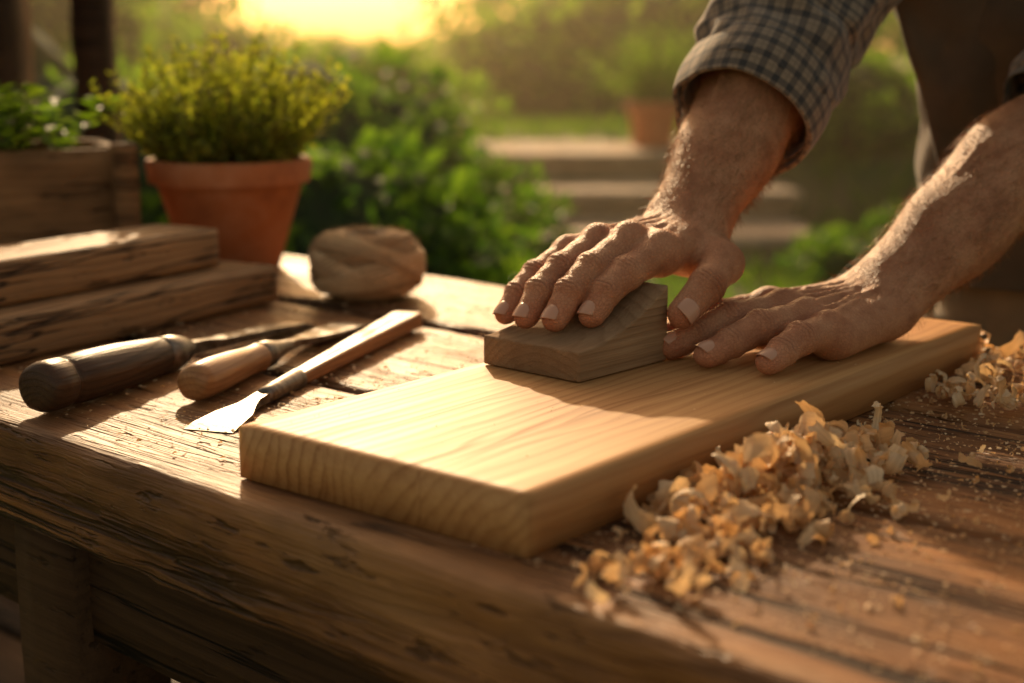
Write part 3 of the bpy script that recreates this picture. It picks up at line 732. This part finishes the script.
for q in range(46):
    p=V((random.uniform(-.42,-.05),random.uniform(.03,.18),.13)); d=V((random.gauss(0,.35),random.gauss(0,.3),1)).normalized(); pl=[p]
    for k in range(7):
        d=(d+V((random.gauss(0,.12),random.gauss(0,.12),0))).normalized(); p=p+d*random.uniform(.010,.018); pl.append(p)
        for s_ in range(4 if k>1 else 1):
            a=random.random()*6.28; dd=V((math.cos(a),math.sin(a),random.uniform(.1,.6))).normalized(); pos.append(p);dirs.append(dd);sz.append(random.uniform(.018,.036))
    stems.append(pl)
leaves("herb_leaves",np.array(pos),np.array(dirs),rdir(len(pos),(0,0,4)),np.array(sz),leaf_herb,pb,.6)
polycurve("herb_stems",stems,.0011,stem_m,pb)
# ------------------------------------------------------------------ shavings
def shavings(name,items):
    vs=[];fs=[];uv=[]
    for (x,y,z,scale,tight) in items:
        w_=random.uniform(.006,.016)*scale; L=random.uniform(.022,.072)*scale; r=random.uniform(.0032,.012)*scale*tight
        n=20; m=4; th0=random.random()*6.28; hel=random.uniform(-.2,.2); Rm=Matrix.Rotation(random.random()*6.28,3,'Z')@Matrix.Rotation(random.gauss(0,.6)+ (1.57 if random.random()<.25 else 0),3,'X')@Matrix.Rotation(random.gauss(0,.35),3,'Y')
        grow=random.uniform(.3,1.8); pts=[];ang=th0; px=pz=0.; sd=random.random()*50
        b=len(vs)
        for i in range(n+1):
            f=i/n; rr=r*(1+grow*f); ang+=L/n/rr; px+=math.cos(ang)*L/n; pz+=math.sin(ang)*L/n
            ww=w_*(.55+.45*math.sin(min(1,f*3+.15)*1.57)*math.sin(min(1,(1-f)*3+.15)*1.57))*(1+.6*noise.noise(V((f*5,sd,0))))
            for j in range(m+1):
                g=j/m-.5; rag=.0010*noise.noise(V((f*22,g*9,sd)))*scale
                fr_=.0028*noise.noise(V((f*30,sd,9)))*abs(g)*2*scale
                p=Rm@V((px+rag,g*ww+math.copysign(fr_,g)+hel*f*L*1.5,pz+rag+.0028*scale*math.cos(g*5+sd)*noise.noise(V((f*6,sd,3)))*2))
                pts.append(p); uv.append((f*L+sd,g*ww))
        zm=min(p.z for p in pts); cx=sum(p.x for p in pts)/len(pts); cy=sum(p.y for p in pts)/len(pts)
        for p in pts: vs.append((p.x-cx+x,p.y-cy+y,p.z-zm+z+.0008))
        for i in range(n):
            for j in range(m):
                a=b+i*(m+1)+j; fs.append((a,a+1,a+m+2,a+m+1))
    return obj(name,vs,fs,shav_m,None,True,uv)
N0=V((.009,.747,0)); wv_=V((.774,-.633,0))
it=[]
def put(s,w_,z,sc_,t=1.):
    p=N0+u*s+wv_*w_; it.append((p.x,p.y,z,sc_,t))
for q in range(390):
    f=min(1,max(0,random.gauss(.46,.27))); s=.080+.24*f+random.gauss(0,.012); wmid=.056-.008*f; ww=max(.014,random.gauss(wmid,.025))
    hmax=.031*math.exp(-((ww-wmid)/.028)**2)*math.exp(-((f-.55)/.38)**2)
    put(s,ww,random.random()*hmax,.28+.66*random.random()**1.2)
for q in range(60):
    put(random.gauss(.038,.028),max(.035,random.gauss(.074,.016)),random.random()*.004,random.uniform(.25,.7))
for q in range(170):
    put(random.uniform(.0,.62),.014+abs(random.gauss(.07,.08)),0,random.uniform(.10,.30))
shavings("wood_shavings",it)
it=[]
for q in range(120):
    s=random.uniform(.47,.70); ww=max(.02,random.gauss(.055,.04)) if s<.64 else random.gauss(.03,.04)
    put(s,ww,random.random()*.009,random.uniform(.25,.75))
shavings("wood_shavings",it)
def dust(name,N,fn,smin_,smax):
    vs=[];fs=[]
    for q in range(N):
        x,y,z=fn(); s=random.uniform(smin_,smax)*random.random()**.5; R_=Matrix.Rotation(random.random()*6.28,3,'Z')@Matrix.Rotation(random.gauss(0,.5),3,'X'); b=len(vs)
        for c in ((-1,-.5,0),(.8,-.7,.3),(1.,.6,0),(-.7,.7,.25)):
            p=R_@V((c[0]*s*random.uniform(.6,1.2),c[1]*s*.7,c[2]*s)); vs.append((p.x+x,p.y+y,p.z+z+s*.35+.0003))
        fs.append((b,b+1,b+2,b+3))
    return obj(name,vs,fs,shav_m,None,False,[(0,0)]*len(vs))
def ft():
    while True:
        s=random.uniform(-1.4,.2); n=random.uniform(.56,1.24)
        p=TP(s,n); q=p-N0; a=q.dot(u); b=-q.dot(wv_)
        if -.003<a<.655 and -.003<b<.247: continue
        d=abs(a-.25)*.5+abs(b+.04)*1.6
        if random.random()<math.exp(-d*1.6)+.09: return p.x,p.y,.0010
def fb():
    p=N0+u*random.uniform(.01,.64)-wv_*random.uniform(.01,.235); return p.x,p.y,.0368
dust("sawdust",11000,ft,.0008,.0027); dust("sawdust",600,fb,.0003,.0010)
# ------------------------------------------------------------------ garden
def ground_h(x,y):
    t=min(1,max(0,(y-7.2)/1.6)); z=-.78+.48*t*t*(3-2*t)
    return z+(.05*noise.noise(V((x*.3,y*.3,0))) if y>9.5 else .02*noise.noise(V((x*.7,y*.7,0))))
xs=sorted(set([-120,-60,-30,-20]+[i*.5 for i in range(-24,25)]+[20,30,60,120])); ys=sorted(set([-60,-20,-8]+[i*.4 for i in range(-8,50)]+[24,30,45,80,150]))
vs=[(x,y,ground_h(x,y)) for y in ys for x in xs]; nx=len(xs)
fs=[(j*nx+i,j*nx+i+1,(j+1)*nx+i+1,(j+1)*nx+i) for j in range(len(ys)-1) for i in range(nx-1)]
m=M("grass_ground"); c=m.coord(); a=m.noise(c,1.3,3,.6)[0]; b=m.noise(c,40,2,.7)[0]
col=m.mix(m.ramp(a,[(.42,0.),(.6,1.)]),(.06,.11,.022),(.14,.11,.045)); col=m.mix(.6,col,m.ramp(b,[(.3,(.4,.4,.4)),(.7,(1.3,1.3,1.2))]),'MULTIPLY')
obj("ground",vs,fs,m.fin(col,.95,m.bump(b,1.,.03)),None,True)
N=12000; gx=rng.uniform(-2,4.,N); gy=rng.uniform(3.4,11,N)
gp=np.array([(x,y,ground_h(x,y)) for x,y in zip(gx,gy) if not(-.5<x<1.7 and 6.9<y<9.3)]); N=len(gp)
leaves("grass",gp,rdir(N,(0,0,3)),rdir(N),rng.uniform(.05,.14,N),leaf_far,None,.12)
st=empty("garden_steps",(0,0,0))
for i,(y0,z1) in enumerate(((7.0,-.62),(7.6,-.46),(8.2,-.30))):
    rough_box("tread_%d"%(i+1),1.9,.68,.07,.06,.012,.006,.6,stone_m,st,(-.35,y0-.03,z1-.07),0.,i*4.)
    rough_box("riser_%d"%(i+1),1.84,.60,.13,.06,.01,.006,.4,stone_m,st,(-.32,y0+.02,z1-.202),0.,i*4.+1)
rough_box("landing",1.9,1.6,.06,.1,.01,.006,.4,stone_m,st,(-.35,8.86,-.362),0.,9.)
potted("potted_plant",(.86,8.75,-.30),.17,.12,.27,terra_m,leaf_far,.3,.5,60,9,.07)
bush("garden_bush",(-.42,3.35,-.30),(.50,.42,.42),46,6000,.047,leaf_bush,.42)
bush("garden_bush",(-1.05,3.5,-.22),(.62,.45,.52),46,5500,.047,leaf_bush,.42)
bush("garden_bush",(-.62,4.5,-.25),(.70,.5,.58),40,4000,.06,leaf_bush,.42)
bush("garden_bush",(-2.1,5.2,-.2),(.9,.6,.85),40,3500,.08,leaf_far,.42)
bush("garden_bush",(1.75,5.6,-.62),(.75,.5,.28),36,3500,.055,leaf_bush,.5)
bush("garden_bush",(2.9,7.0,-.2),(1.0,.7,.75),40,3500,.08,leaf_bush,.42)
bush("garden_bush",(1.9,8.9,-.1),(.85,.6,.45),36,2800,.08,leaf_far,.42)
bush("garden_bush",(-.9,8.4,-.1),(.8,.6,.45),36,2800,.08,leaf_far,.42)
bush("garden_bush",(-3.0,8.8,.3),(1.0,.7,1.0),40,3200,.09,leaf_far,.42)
bush("hedge",(1.5,13.5,.1),(2.6,1.1,1.0),60,4500,.13,leaf_far,.5)
bush("hedge",(-3.0,12.5,-.1),(2.0,1.0,.75),50,3500,.13,leaf_far,.5)
bush("hedge",(5.2,12.,.6),(2.2,1.2,1.9),60,4500,.14,leaf_bush,.45)
def tree(loc,H_,R_,N,mat,nc=34,lf=.18):
    e=empty("garden_tree",loc)
    tube("trunk",[(0,0,0),(.1,.05,H_*.3),(.0,.1,H_*.62)],[.16,.12,.06],14,14,planter_m,e)
    cs=[];rs=[];st_=[]
    for q in range(nc):
        d=rdir(1)[0]; c=np.array([d[0]*R_,d[1]*R_,H_*.55+d[2]*H_*.40])*np.array([1,1,1]); cs.append(c); k=R_*rng.uniform(.22,.42); rs.append(np.array([k,k,k*.7]))
        st_.append([(0,.1,H_*.45),(c[0]*.5,c[1]*.5,(c[2]+H_*.5)*.5),tuple(c)])
    p,d=clumpy(N,cs,rs,.3); leaves("leaves",p,d+rng.normal(0,.7,(N,3)),rdir(N,(0,0,1)),lf*rng.uniform(.6,1.2,N),mat,e,.6)
    polycurve("limbs",st_,.03,planter_m,e)
tree((3.6,18,-.3),5.6,2.6,5000,leaf_far); tree((7.5,17,-.3),6.5,2.8,4000,leaf_bush); tree((-6.8,19,-.3),5.5,2.6,4500,leaf_far); tree((.9,21,-.3),4.2,2.2,4500,leaf_far); tree((-5.3,17,-.3),4.2,2.0,4500,leaf_far)
bush("hedge",(-1.8,26,-.2),(7.,1.5,.7),60,4500,.22,leaf_far,.8)
for (x,y,w_,d_) in ((-1.02,2.42,.17,.17),(-.795,2.62,.06,.09)):
    rough_box("wooden_post",w_,d_,2.5,.06,.006,.003,.5,dark_m,None,(x,y,-.79),0.,x*7)
# golden haze hanging over the garden (a real scattering volume)
me=bpy.data.meshes.new("garden_haze"); bm=bmesh.new(); bmesh.ops.create_cube(bm,size=1.); bm.to_mesh(me); bm.free()
hz=bpy.data.objects.new("garden_haze",me); sc.collection.objects.link(hz); hz.scale=(30,23,6.8); hz.location=(0,14.3,2.3)
hm=bpy.data.materials.new("haze"); hm.use_nodes=True; t=hm.node_tree; t.nodes.clear()
vsn=t.nodes.new("ShaderNodeVolumeScatter"); vsn.inputs["Density"].default_value=.010; vsn.inputs["Anisotropy"].default_value=.84; vsn.inputs["Color"].default_value=(1,.86,.54,1)
on=t.nodes.new("ShaderNodeOutputMaterial"); t.links.new(vsn.outputs[0],on.inputs["Volume"]); me.materials.append(hm)
